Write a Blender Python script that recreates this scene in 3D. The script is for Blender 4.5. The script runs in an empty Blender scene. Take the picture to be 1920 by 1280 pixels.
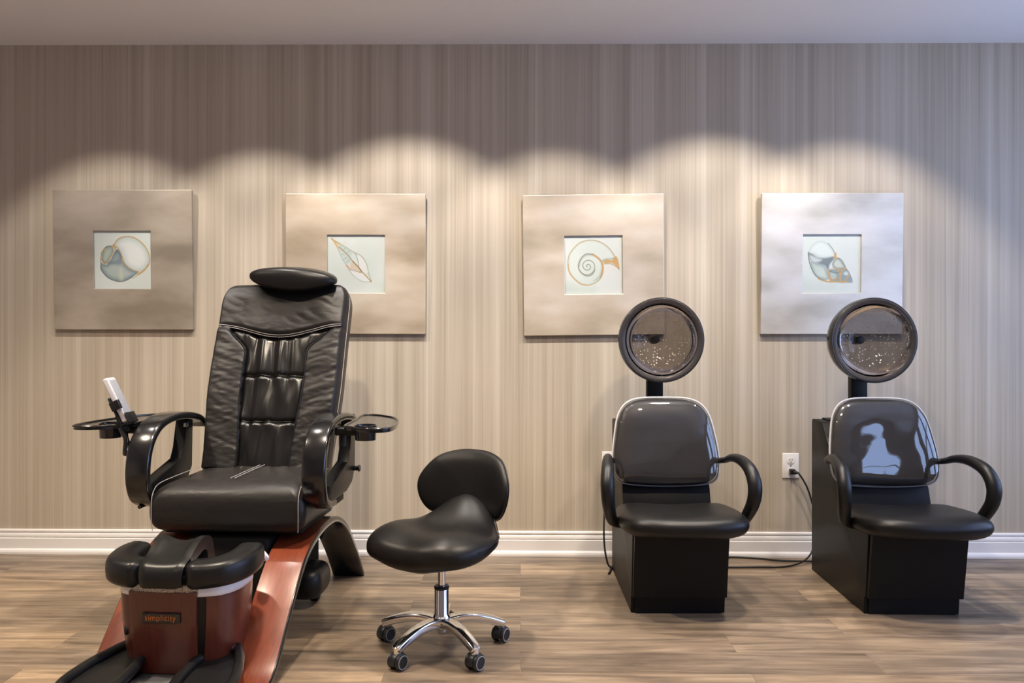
import bpy, bmesh, math, random
import numpy as np
from mathutils import Vector, Matrix, noise

PI = math.pi
sc = bpy.context.scene
col = sc.collection
random.seed(4)

# ------------------------------------------------------------------ helpers
def lin(c):
    return tuple((x / 12.92 if x <= .04045 else ((x + .055) / 1.055) ** 2.4) for x in c)

def rgb(r, g, b):
    return lin((r / 255, g / 255, b / 255))

def mat(name, color, rough=.5, metal=0., spec=.5, coat=0., coat_rough=.1):
    m = bpy.data.materials.new(name)
    m.use_nodes = True
    p = m.node_tree.nodes['Principled BSDF']
    p.inputs['Base Color'].default_value = (*color, 1)
    p.inputs['Roughness'].default_value = rough
    p.inputs['Metallic'].default_value = metal
    p.inputs['Specular IOR Level'].default_value = spec
    p.inputs['Coat Weight'].default_value = coat
    p.inputs['Coat Roughness'].default_value = coat_rough
    return m

def nd(m, kind, **kw):
    n = m.node_tree.nodes.new(kind)
    for k, v in kw.items():
        if k in n.inputs:
            n.inputs[k].default_value = v
        else:
            setattr(n, k, v)
    return n

def ln(m, a, ao, b, bi):
    m.node_tree.links.new(a.outputs[ao], b.inputs[bi])

def coords(m, scale=(1, 1, 1), rot=(0, 0, 0)):
    t = nd(m, 'ShaderNodeTexCoord')
    mp = nd(m, 'ShaderNodeMapping')
    mp.inputs['Scale'].default_value = scale
    mp.inputs['Rotation'].default_value = rot
    ln(m, t, 'Object', mp, 'Vector')
    return mp

def ramp(m, stops):
    r = nd(m, 'ShaderNodeValToRGB')
    e = r.color_ramp.elements
    while len(e) < len(stops):
        e.new(.5)
    for i, (p, c) in enumerate(stops):
        e[i].position = p
        e[i].color = (*c, 1)
    return r

def add_bump(m, scale, strength, dist=.002, vec=(1, 1, 1), detail=4):
    p = m.node_tree.nodes['Principled BSDF']
    c = coords(m, vec)
    n = nd(m, 'ShaderNodeTexNoise', Scale=scale, Detail=detail)
    b = nd(m, 'ShaderNodeBump', Strength=strength, Distance=dist)
    ln(m, c, 'Vector', n, 'Vector')
    ln(m, n, 'Fac', b, 'Height')
    ln(m, b, 'Normal', p, 'Normal')
    return m

def obj(name, bm, m, parent=None, smooth=True, angle=40):
    me = bpy.data.meshes.new(name)
    bmesh.ops.recalc_face_normals(bm, faces=bm.faces[:])
    bm.to_mesh(me)
    bm.free()
    for x in (m if isinstance(m, (list, tuple)) else [m]):
        me.materials.append(x)
    if smooth:
        me.polygons.foreach_set('use_smooth', [True] * len(me.polygons))
        if angle < 180:
            me.set_sharp_from_angle(angle=math.radians(angle))
    o = bpy.data.objects.new(name, me)
    col.objects.link(o)
    if parent:
        o.parent = parent
    return o

def thing(name, label, cat, loc=(0, 0, 0), rotz=0, group=None):
    o = bpy.data.objects.new(name, None)
    o.empty_display_size = .1
    col.objects.link(o)
    o.location = loc
    o.rotation_euler = (0, 0, rotz)
    o['label'] = label
    o['category'] = cat
    if group:
        o['group'] = group
    return o

def struct(name, bm, m, smooth=False):
    o = obj(name, bm, m, None, smooth)
    o['kind'] = 'structure'
    return o

def BM():
    return bmesh.new()

def box(bm, x0, x1, y0, y1, z0, z1, bev=0., seg=3, mi=0):
    vs = [bm.verts.new((x, y, z)) for z in (z0, z1) for y in (y0, y1) for x in (x0, x1)]
    fs = [(0, 2, 3, 1), (4, 5, 7, 6), (0, 1, 5, 4), (2, 6, 7, 3), (0, 4, 6, 2), (1, 3, 7, 5)]
    faces = [bm.faces.new([vs[i] for i in f]) for f in fs]
    if bev:
        es = list({e for f in faces for e in f.edges})
        r = bmesh.ops.bevel(bm, geom=es, offset=bev, segments=seg, affect='EDGES', profile=.5)
        faces = [f for f in r['faces']] + [f for f in faces if f.is_valid]
    for f in faces:
        f.material_index = mi
    return bm

def cr(pts, n=8, closed=False):
    """Catmull-Rom through points (any dimension)."""
    P = [np.array(p, float) for p in pts]
    N = len(P)
    out = []
    for i in range(N if closed else N - 1):
        if closed:
            a, b, c, d = P[(i - 1) % N], P[i], P[(i + 1) % N], P[(i + 2) % N]
        else:
            b, c = P[i], P[i + 1]
            a = P[i - 1] if i > 0 else 2 * b - c
            d = P[i + 2] if i + 2 < N else 2 * c - b
        for k in range(n):
            t = k / n
            out.append(.5 * ((2 * b) + (c - a) * t + (2 * a - 5 * b + 4 * c - d) * t * t + (3 * b - a - 3 * c + d) * t ** 3))
    if not closed:
        out.append(P[-1])
    return [tuple(float(v) for v in o) for o in out]

def loft(bm, rings, caps=True, closed=False, mi=0):
    R = [[bm.verts.new(p) for p in r] for r in rings]
    n = len(R[0])
    for i in range(len(R) if closed else len(R) - 1):
        a, b = R[i], R[(i + 1) % len(R)]
        for j in range(n):
            f = bm.faces.new((a[j], a[(j + 1) % n], b[(j + 1) % n], b[j]))
            f.material_index = mi
    if caps and not closed:
        for r in (R[0], R[-1]):
            bm.faces.new(r).material_index = mi
    return bm

def tube(bm, path, rad, seg=10, closed=False, mi=0):
    P = [Vector(p) for p in path]
    n = len(P)
    rads = rad if isinstance(rad, (list, tuple)) else [rad] * n
    if len(rads) != n:
        xs = np.linspace(0, 1, len(rads))
        rads = list(np.interp(np.linspace(0, 1, n), xs, rads))
    rings = []
    up = None
    for i in range(n):
        if closed:
            t = (P[(i + 1) % n] - P[i - 1]).normalized()
        else:
            t = (P[min(i + 1, n - 1)] - P[max(i - 1, 0)]).normalized()
        if up is None:
            up = t.orthogonal().normalized()
        up = (up - t * up.dot(t)).normalized()
        s = t.cross(up)
        rings.append([P[i] + (up * math.cos(2 * PI * k / seg) + s * math.sin(2 * PI * k / seg)) * rads[i] for k in range(seg)])
    return loft(bm, rings, True, closed, mi)

def lathe(bm, prof, M=None, seg=32, mi=0, caps=False):
    """profile (r, z) about local z, transformed by M."""
    M = M or Matrix.Identity(4)
    rings = []
    for r, z in prof:
        rings.append([M @ Vector((max(r, 1e-5) * math.cos(2 * PI * k / seg), max(r, 1e-5) * math.sin(2 * PI * k / seg), z)) for k in range(seg)])
    return loft(bm, rings, caps, False, mi)

def cyl(bm, p0, p1, r, seg=20, bev=.0, mi=0, r1=None):
    p0, p1 = Vector(p0), Vector(p1)
    L = (p1 - p0).length
    M = Matrix.Translation(p0) @ (p1 - p0).to_track_quat('Z', 'Y').to_matrix().to_4x4()
    r1 = r if r1 is None else r1
    b = bev
    prof = [(0, 0), (r - b, 0)] + ([(r, b)] if b else []) + ([(r1, L - b)] if b else []) + [(r1 - b if b else r1, L), (0, L)]
    return lathe(bm, prof, M, seg, mi)

def prism(bm, outline, axis, a0, a1, bev=0., seg=2, holes=(), mi=0):
    """2D outline extruded along an axis. axis x: outline=(y,z); y: (x,z); z: (x,y)."""
    def P(p, a):
        return {'x': (a, p[0], p[1]), 'y': (p[0], a, p[1]), 'z': (p[0], p[1], a)}[axis]
    loops = [outline] + list(holes)
    faces = []
    caps = []
    if not holes:
        lo = [bm.verts.new(P(p, a0)) for p in outline]
        hi = [bm.verts.new(P(p, a1)) for p in outline]
        caps = [bm.faces.new(lo), bm.faces.new(hi)]
        n = len(lo)
        for j in range(n):
            faces.append(bm.faces.new((lo[j], lo[(j + 1) % n], hi[(j + 1) % n], hi[j])))
        faces += caps
        if bev:
            es = list({e for f in caps for e in f.edges})
            r = bmesh.ops.bevel(bm, geom=es, offset=bev, segments=seg, affect='EDGES', profile=.5)
            faces = [f for f in faces if f.is_valid] + r['faces']
    else:
        for a in (a0, a1):
            es = []
            for l in loops:
                vs = [bm.verts.new(P(p, a)) for p in l]
                es += [bm.edges.new((vs[i], vs[(i + 1) % len(vs)])) for i in range(len(vs))]
            r = bmesh.ops.triangle_fill(bm, edges=es, use_beauty=True)
            faces += [g for g in r['geom'] if isinstance(g, bmesh.types.BMFace)]
        for l in loops:
            lo = [bm.verts.new(P(p, a0)) for p in l]
            hi = [bm.verts.new(P(p, a1)) for p in l]
            for j in range(len(l)):
                faces.append(bm.faces.new((lo[j], lo[(j + 1) % len(l)], hi[(j + 1) % len(l)], hi[j])))
        bmesh.ops.remove_doubles(bm, verts=bm.verts[:], dist=1e-6)
    for f in faces:
        if f.is_valid:
            f.material_index = mi
    return bm

def pillow_rings(nlat, er):
    """(radius, sine) pairs from the rim to the centre: dense on the rounded edge, even across the top."""
    a1 = math.acos(.90 ** (1 / er))
    out = [(math.cos(a1 * i / nlat) ** er, math.sin(a1 * i / nlat)) for i in range(nlat + 1)]
    for r in (.83, .75, .66, .57, .48, .39, .30, .22, .14, .07, .002):
        out.append((r, math.sqrt(max(0, 1 - r ** (2 / er)))))
    return out

def pillow(bm, outline, top, bot, place, nlat=10, er=.55, ez=1., mi=0):
    """Closed cushion: 2D outline scaled in rings, heights top(x,y) / bot(x,y); place maps (x,y,z)->3D."""
    n = len(outline)
    cx = sum(p[0] for p in outline) / n
    cy = sum(p[1] for p in outline) / n
    rings = []
    half = pillow_rings(nlat, er)
    for r, s in [(r, -s) for r, s in half[::-1]] + half[1:]:
        k = abs(s) ** ez
        ring = []
        for (x, y) in outline:
            X, Y = cx + (x - cx) * r, cy + (y - cy) * r
            t, b = top(X, Y), bot(X, Y)
            mid = (t + b) / 2
            z = mid + (t - mid) * k if s > 0 else mid + (b - mid) * k
            ring.append(place(X, Y, z))
        rings.append(ring)
    loft(bm, rings, True, False, mi)
    return bm

def rrect(x0, x1, y0, y1, r, n=6):
    out = []
    for cx, cy, a in ((x1 - r, y1 - r, 0), (x0 + r, y1 - r, PI / 2), (x0 + r, y0 + r, PI), (x1 - r, y0 + r, 1.5 * PI)):
        for k in range(n + 1):
            t = a + PI / 2 * k / n
            out.append((cx + r * math.cos(t), cy + r * math.sin(t)))
    return out

def strap(bm, path, x0, x1, th, r=.004, mi=0, yz=True):
    """A band: path in (y,z), from x0 to x1, thickness th, swept as a rounded rectangle."""
    P = [Vector((p[0], p[1])) for p in path]
    sec = rrect(x0, x1, -th / 2, th / 2, min(r, th / 2 * .98), 3)
    rings = []
    for i, p in enumerate(P):
        t = (P[min(i + 1, len(P) - 1)] - P[max(i - 1, 0)]).normalized()
        nrm = Vector((-t.y, t.x))
        rings.append([(x, p.x + nrm.x * h, p.y + nrm.y * h) for x, h in sec])
    return loft(bm, rings, True, False, mi)

def sstep(a, b, x):
    t = min(1, max(0, (x - a) / (b - a)))
    return t * t * (3 - 2 * t)

# ------------------------------------------------------------------ materials
M = {}
M['leather'] = add_bump(mat('black_leather', (.0055, .005, .005), .38, spec=.3), 420, .22, .001)
M['leather_wrinkled'] = mat('black_wrinkled_leather', (.0115, .0100, .0097), .42, spec=.34)
m = M['leather_wrinkled']
p = m.node_tree.nodes['Principled BSDF']
c = coords(m, (1, 1, 2.2))
n1 = nd(m, 'ShaderNodeTexNoise', Scale=16., Detail=5., Distortion=.6)
n2 = nd(m, 'ShaderNodeTexNoise', Scale=350., Detail=2.)
b1 = nd(m, 'ShaderNodeBump', Strength=.35, Distance=.006)
b2 = nd(m, 'ShaderNodeBump', Strength=.2, Distance=.001)
ln(m, c, 'Vector', n1, 'Vector'); ln(m, c, 'Vector', n2, 'Vector')
ln(m, n1, 'Fac', b1, 'Height'); ln(m, n2, 'Fac', b2, 'Height'); ln(m, b1, 'Normal', b2, 'Normal'); ln(m, b2, 'Normal', p, 'Normal')
M['leather_gathered'] = mat('black_gathered_leather', (.006, .0055, .0055), .28, spec=.42)
M['vinyl'] = add_bump(mat('black_vinyl', (.0062, .0057, .0057), .40, spec=.3), 500, .15, .001)
M['rubber_pad'] = mat('black_foam_pad', (.0065, .0065, .007), .36, spec=.36)
M['gloss_black'] = mat('gloss_black_plastic', (.005, .005, .006), .2, spec=.5, coat=.4, coat_rough=.08)
M['satin_black'] = mat('satin_black_plastic', (.006, .006, .0065), .4, spec=.36)
M['matt_black'] = mat('matt_black_plastic', (.006, .006, .006), .6, spec=.3)
M['laminate'] = add_bump(mat('black_laminate', (.0045, .0042, .0043), .45, spec=.2), 700, .12, .0006)
M['chrome'] = mat('polished_chrome', (.82, .82, .83), .12, 1.)
M['steel'] = mat('brushed_steel', (.6, .6, .6), .3, 1.)
M['stitch'] = mat('pale_thread', (.34, .32, .31), .7)
M['white_plastic'] = mat('white_plastic', (.80, .78, .75), .35)
M['liner'] = mat('white_basin_liner', (.82, .83, .85), .3)
M['remote'] = mat('silver_plastic', (.62, .62, .66), .3, .3)
M['caster_ring'] = mat('grey_caster_ring', (.30, .31, .33), .4)
M['caster'] = mat('dark_caster_plastic', (.011, .012, .014), .38)
M['badge_text'] = mat('copper_lettering', rgb(196, 104, 44), .4, .1)
M['grille'] = mat('grey_speaker_grille', (.30, .29, .28), .35, .8)
m = M['grille']; p = m.node_tree.nodes['Principled BSDF']
c = coords(m); v = nd(m, 'ShaderNodeTexVoronoi', Scale=420.)
r = ramp(m, [(.0, (.04, .04, .04)), (.35, (.08, .08, .08)), (.6, (.55, .52, .5))])
ln(m, c, 'Vector', v, 'Vector'); ln(m, v, 'Distance', r, 'Fac'); ln(m, r, 'Color', p, 'Base Color')
M['trim'] = mat('white_trim_paint', (.80, .77, .75), .35)
M['ceiling'] = mat('ceiling_paint', (.84, .82, .80), .9, spec=.1)
M['plain_wall'] = mat('plain_wall_paint', (.62, .56, .50), .8)
M['cord'] = mat('black_cord_rubber', (.012, .012, .012), .45)
M['slot'] = mat('dark_slot', (.02, .02, .02), .6)

def wood(name, a, b, rough):
    m = mat(name, a, rough, spec=.5, coat=.35, coat_rough=.18)
    p = m.node_tree.nodes['Principled BSDF']
    c = coords(m, (9, 1.2, 1.2))
    n = nd(m, 'ShaderNodeTexNoise', Scale=9., Detail=6., Distortion=1.2)
    r = ramp(m, [(.3, a), (.7, b)])
    ln(m, c, 'Vector', n, 'Vector'); ln(m, n, 'Fac', r, 'Fac'); ln(m, r, 'Color', p, 'Base Color')
    return m
M['mahogany'] = wood('mahogany_veneer', rgb(104, 46, 26), rgb(126, 60, 37), .33)
M['mahogany_dark'] = wood('dark_mahogany_panel', rgb(76, 32, 23), rgb(90, 40, 29), .36)

def clear(name, tint, ior, rough=.03, diffuse=0., dcol=(.5, .5, .5), pattern=False):
    """Thin clear plastic: tinted see-through layer plus a glossy surface."""
    m = bpy.data.materials.new(name)
    m.use_nodes = True
    nt = m.node_tree
    nt.nodes.clear()
    out = nd(m, 'ShaderNodeOutputMaterial')
    tr = nd(m, 'ShaderNodeBsdfTransparent', Color=(*tint, 1))
    gl = nd(m, 'ShaderNodeBsdfGlossy', Roughness=rough)
    gl.inputs['Color'].default_value = (1, 1, 1, 1)
    fr = nd(m, 'ShaderNodeFresnel', IOR=ior)
    mx = nd(m, 'ShaderNodeMixShader')
    base = tr
    if diffuse:
        df = nd(m, 'ShaderNodeBsdfDiffuse', Color=(*dcol, 1))
        m0 = nd(m, 'ShaderNodeMixShader', Fac=diffuse)
        ln(m, tr, 0, m0, 1); ln(m, df, 0, m0, 2)
        base = m0
    if pattern:       # pale dots painted for pin holes; the bright wall behind put into colour
        c = coords(m)
        v = nd(m, 'ShaderNodeTexVoronoi', Scale=72., Randomness=.7)
        lt = nd(m, 'ShaderNodeMath', operation='LESS_THAN')
        lt.inputs[1].default_value = .20
        ln(m, c, 'Vector', v, 'Vector'); ln(m, v, 'Distance', lt, 0)
        ed = nd(m, 'ShaderNodeBsdfDiffuse', Color=(.75, .72, .68, 1))
        m1 = nd(m, 'ShaderNodeMixShader')
        ln(m, lt, 0, m1, 0); ln(m, base, 0, m1, 1); ln(m, ed, 0, m1, 2)
        base = m1
    ln(m, fr, 0, mx, 0); ln(m, base, 0, mx, 1); ln(m, gl, 0, mx, 2)
    ln(m, mx, 0, out, 'Surface')
    return m
M['smoke'] = clear('smoked_plastic_shell', (.55, .52, .5), 1.35, .06, .08, (.05, .045, .042))
M['smoke_lip'] = clear('smoked_plastic_lip', (.42, .39, .38), 1.25, .2, .3, (.15, .135, .13))
M['smoke_bowl'] = clear('smoked_perforated_bowl', (.60, .57, .54), 1.22, .05, .06, (.06, .055, .05), True)
M['vinyl_cover'] = clear('clear_vinyl_cover', (.86, .86, .86), 1.75, .03, .05, (.45, .43, .43))
M['vinyl_edge'] = clear('milky_vinyl_piping', (.8, .8, .8), 1.6, .1, .75, (.62, .61, .62))

# wallpaper
m = M['wallpaper'] = mat('striped_wallpaper', (.5, .45, .4), .62, spec=.3)
p = m.node_tree.nodes['Principled BSDF']
ca = coords(m, (20, 0, .12)); cb = coords(m, (85, 0, .5)); cc = coords(m, (5, 0, .1))
na = nd(m, 'ShaderNodeTexNoise', Scale=1., Detail=3.); nb = nd(m, 'ShaderNodeTexNoise', Scale=1., Detail=4., Roughness=.7); nc = nd(m, 'ShaderNodeTexNoise', Scale=1., Detail=2.)
ln(m, ca, 'Vector', na, 'Vector'); ln(m, cb, 'Vector', nb, 'Vector'); ln(m, cc, 'Vector', nc, 'Vector')
ra = ramp(m, [(.30, rgb(169, 158, 141)), (.5, rgb(181, 170, 153)), (.70, rgb(194, 185, 169))])
ln(m, na, 'Fac', ra, 'Fac')
rb = ramp(m, [(.32, (.86, .845, .82)), (.5, (1, 1, 1)), (.7, (1.10, 1.10, 1.10))])
ln(m, nb, 'Fac', rb, 'Fac')
rc = ramp(m, [(.35, (.97, .96, .94)), (.65, (1.02, 1.01, 1.01))])
ln(m, nc, 'Fac', rc, 'Fac')
x1 = nd(m, 'ShaderNodeMix', data_type='RGBA', blend_type='MULTIPLY'); x1.inputs[0].default_value = 1
x2 = nd(m, 'ShaderNodeMix', data_type='RGBA', blend_type='MULTIPLY'); x2.inputs[0].default_value = 1
m.node_tree.links.new(ra.outputs[0], x1.inputs[6]); m.node_tree.links.new(rb.outputs[0], x1.inputs[7])
m.node_tree.links.new(x1.outputs[2], x2.inputs[6]); m.node_tree.links.new(rc.outputs[0], x2.inputs[7])
m.node_tree.links.new(x2.outputs[2], p.inputs['Base Color'])

# plank floor
m = M['floor'] = mat('oak_plank_floor', (.3, .22, .15), .36, spec=.45)
p = m.node_tree.nodes['Principled BSDF']
c0 = coords(m)
br = nd(m, 'ShaderNodeTexBrick', offset=.37, offset_frequency=2, squash=1.0)
br.inputs['Color1'].default_value = (0, 0, 0, 1); br.inputs['Color2'].default_value = (1, 1, 1, 1)
br.inputs['Mortar'].default_value = (.5, .5, .5, 1)
br.inputs['Scale'].default_value = 1.; br.inputs['Mortar Size'].default_value = .0012
br.inputs['Brick Width'].default_value = 1.22; br.inputs['Row Height'].default_value = .178
ln(m, c0, 'Vector', br, 'Vector')
off = nd(m, 'ShaderNodeVectorMath', operation='MULTIPLY_ADD')
off.inputs[1].default_value = (7.3, 3.1, 5.7)
ln(m, br, 'Color', off, 0); ln(m, c0, 'Vector', off, 2)
g1 = nd(m, 'ShaderNodeMapping'); g1.inputs['Scale'].default_value = (1.3, 15, 1)
g2 = nd(m, 'ShaderNodeMapping'); g2.inputs['Scale'].default_value = (2.5, 7, 1)
ln(m, off, 0, g1, 'Vector'); ln(m, off, 0, g2, 'Vector')
f1 = nd(m, 'ShaderNodeTexNoise', Scale=1.6, Detail=7., Roughness=.62, Distortion=.5)
f2 = nd(m, 'ShaderNodeTexNoise', Scale=1.1, Detail=4., Roughness=.55)
ln(m, g1, 'Vector', f1, 'Vector'); ln(m, g2, 'Vector', f2, 'Vector')
w1 = ramp(m, [(.26, rgb(78, 68, 59)), (.43, rgb(120, 106, 90)), (.58, rgb(146, 130, 111)), (.76, rgb(172, 156, 135))])
ln(m, f1, 'Fac', w1, 'Fac')
w2 = ramp(m, [(.3, (.66, .65, .66)), (.5, (.98, .96, .94)), (.72, (1.10, 1.06, 1.0))])
ln(m, f2, 'Fac', w2, 'Fac')
w3 = ramp(m, [(0., (.66, .65, .67)), (.5, (.95, .94, .94)), (1., (1.2, 1.15, 1.08))])
ln(m, br, 'Color', w3, 'Fac')
y1 = nd(m, 'ShaderNodeMix', data_type='RGBA', blend_type='MULTIPLY'); y1.inputs[0].default_value = 1
y2 = nd(m, 'ShaderNodeMix', data_type='RGBA', blend_type='MULTIPLY'); y2.inputs[0].default_value = 1
y3 = nd(m, 'ShaderNodeMix', data_type='RGBA', blend_type='MIX')
L = m.node_tree.links
L.new(w1.outputs[0], y1.inputs[6]); L.new(w2.outputs[0], y1.inputs[7])
L.new(y1.outputs[2], y2.inputs[6]); L.new(w3.outputs[0], y2.inputs[7])
mf = nd(m, 'ShaderNodeMath', operation='MULTIPLY'); mf.inputs[1].default_value = .35
L.new(br.outputs['Fac'], mf.inputs[0]); L.new(mf.outputs[0], y3.inputs[0])
L.new(y2.outputs[2], y3.inputs[6]); y3.inputs[7].default_value = (.05, .04, .03, 1)
L.new(y3.outputs[2], p.inputs['Base Color'])
rr = ramp(m, [(.3, (.44, .44, .44)), (.7, (.32, .32, .32))])
L.new(f1.outputs['Fac'], rr.inputs[0]); L.new(rr.outputs[0], p.inputs['Roughness'])
bb = nd(m, 'ShaderNodeBump', Strength=.12, Distance=.002)
L.new(f1.outputs['Fac'], bb.inputs['Height']); L.new(bb.outputs[0], p.inputs['Normal'])

# ------------------------------------------------------------------ room
XL, XR, YB, YF, H = -3.5, 3.35, 4.075, -3.2, 2.6
struct('floor', box(BM(), XL, XR, YF, YB, -.08, 0), M['floor'])
struct('ceiling', box(BM(), XL, XR, YF, YB, H, H + .08), M['ceiling'])
struct('wall_back', box(BM(), XL - .1, XR + .1, YB, YB + .12, -.08, H + .08), M['wallpaper'])
struct('wall_left', box(BM(), XL - .1, XL, YF, YB, -.08, H + .08), M['plain_wall'])

def holed_wall(axis, at, th, a0, a1, openings, z0=-.08, z1=H + .08):
    """Wall slab built round its window openings (a_lo, a_hi, z_lo, z_hi)."""
    bm = BM()
    cuts = sorted(openings)
    def blk(lo, hi, zl, zh):
        if axis == 'x':
            box(bm, at, at + th, lo, hi, zl, zh)
        else:
            box(bm, lo, hi, at - th, at, zl, zh)
    cur = a0
    for lo, hi, zl, zh in cuts:
        blk(cur, lo, z0, z1)
        blk(lo, hi, z0, zl)
        blk(lo, hi, zh, z1)
        cur = hi
    blk(cur, a1, z0, z1)
    return bm
WR = [(-.5, .7, .45, 2.3), (1.35, 2.4, .45, 2.3), (2.55, 3.6, .45, 2.3)]
WF = []
struct('wall_right', holed_wall('x', XR, .1, YF, YB, WR), M['plain_wall'])
struct('wall_front', holed_wall('y', YF, .1, XL, XR, WF), M['plain_wall'])

def window(name, axis, at, a0, a1, z0, z1):
    bm = BM()
    def bar(lo, hi, zl, zh):
        if axis == 'x':
            box(bm, at + .02, at + .08, lo, hi, zl, zh, .004)
        else:
            box(bm, lo, hi, at - .08, at - .02, zl, zh, .004)
    t = .05
    bar(a0, a1, z0, z0 + t); bar(a0, a1, z1 - t, z1)
    bar(a0, a0 + t, z0 + t, z1 - t); bar(a1 - t, a1, z0 + t, z1 - t)
    zm = (z0 + z1) / 2
    bar(a0 + t, a1 - t, zm - .02, zm + .02)
    return struct(name, bm, M['trim'])
for i, w in enumerate(WR):
    window('window_%d' % (i + 1), 'x', XR, *w)

prof = [(0, .122), (.007, .122), (.011, .117), (.011, .110), (.0065, .107), (.0065, .103), (.013, .100), (.015, .092), (.015, .084), (.011, .081),
        (.018, .077), (.018, .026), (.022, .024), (.028, .019), (.031, .010), (.031, 0), (0, 0)]
def skirting(name, axis, at, sgn, a0, a1):
    bm = BM()
    if axis == 'y':
        prism(bm, [(at + sgn * d, z) for d, z in prof], 'x', a0, a1)
    else:
        prism(bm, [(at + sgn * d, z) for d, z in prof], 'y', a0, a1)
    return struct(name, bm, M['trim'])
skirting('baseboard_back', 'y', YB, -1, XL, XR)
skirting('baseboard_left', 'x', XL, 1, YF, YB - .031)
skirting('baseboard_right', 'x', XR, -1, YF, YB - .031)

# ------------------------------------------------------------------ wall pictures
NP = 168
gx, gy = np.meshgrid(np.linspace(0, 1, NP), np.linspace(0, 1, NP))
PX, PY = gx.ravel(), gy.ravel()

def np_noise(seed, cells):
    rs = np.random.RandomState(seed)
    g = rs.rand(cells + 1, cells + 1)
    x, y = PX * cells, PY * cells
    i = np.minimum(x.astype(int), cells - 1); j = np.minimum(y.astype(int), cells - 1)
    fx, fy = x - i, y - j
    fx = fx * fx * (3 - 2 * fx); fy = fy * fy * (3 - 2 * fy)
    return (g[j, i] * (1 - fx) + g[j, i + 1] * fx) * (1 - fy) + (g[j + 1, i] * (1 - fx) + g[j + 1, i + 1] * fx) * fy

class Paint:
    def __init__(s, bx, paper_a, paper_b, seed):
        s.bx = bx
        n = (.6 * np_noise(seed, 3) + .4 * np_noise(seed + 1, 7))[:, None]
        s.C = np.array(paper_a) / 255. * (1 - n) + np.array(paper_b) / 255. * n
        s.seed = seed + 5
    def nrm(s, pts):
        x0, x1, y0, y1 = s.bx
        return [((x - x0) / (x1 - x0), (y - y0) / (y1 - y0)) for x, y in pts]
    def dist(s, Q, closed):
        best = np.full(PX.shape, 9.); arg = np.zeros(PX.shape)
        n = len(Q)
        for i in range(n if closed else n - 1):
            a, b = Q[i], Q[(i + 1) % n]
            dx, dy = b[0] - a[0], b[1] - a[1]
            t = np.clip(((PX - a[0]) * dx + (PY - a[1]) * dy) / (dx * dx + dy * dy + 1e-12), 0, 1)
            d = np.hypot(PX - a[0] - t * dx, PY - a[1] - t * dy)
            k = d < best
            best[k] = d[k]; arg[k] = (i + t[k]) / n
        return best, arg
    def fill(s, pts, c1, c2=None, soft=.012, alpha=1., smooth=5, edge=None, edge_w=.06):
        Q = cr(s.nrm(pts), smooth, True)
        d, _ = s.dist(Q, True)
        ins = np.zeros(PX.shape, bool)
        for i in range(len(Q)):
            a, b = Q[i], Q[(i + 1) % len(Q)]
            cond = (a[1] > PY) != (b[1] > PY)
            with np.errstate(divide='ignore', invalid='ignore'):
                xi = (b[0] - a[0]) * (PY - a[1]) / (b[1] - a[1] + 1e-12) + a[0]
            ins ^= cond & (PX < xi)
        sd = np.where(ins, d, -d)
        al = np.clip(sd / soft + .5, 0, 1)[:, None] * alpha
        s.seed += 3
        n = np_noise(s.seed, 5)[:, None]
        c1 = np.array(c1) / 255.; c2 = c1 if c2 is None else np.array(c2) / 255.
        cc = c1 * (1 - n) + c2 * n
        if edge is not None:
            k = np.clip(1 - sd / edge_w, 0, 1)[:, None] ** 1.5
            cc = cc * (1 - k) + np.array(edge) / 255. * k
        s.C = s.C * (1 - al) + cc * al
    def stroke(s, pts, c, w, smooth=6, alpha=1., w2=None):
        Q = cr(s.nrm(pts), smooth)
        d, t = s.dist(Q, False)
        ww = .85 * (w + ((w if w2 is None else w2) - w) * t) / 1000.
        al = (np.clip((ww - d) / .007 + .5, 0, 1) * alpha)[:, None]
        s.C = s.C * (1 - al) + np.array(c) / 255. * al

GOLD, GOLD2, SLATE, GREY = (214, 172, 118), (180, 150, 102), (116, 130, 140), (160, 172, 172)

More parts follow.
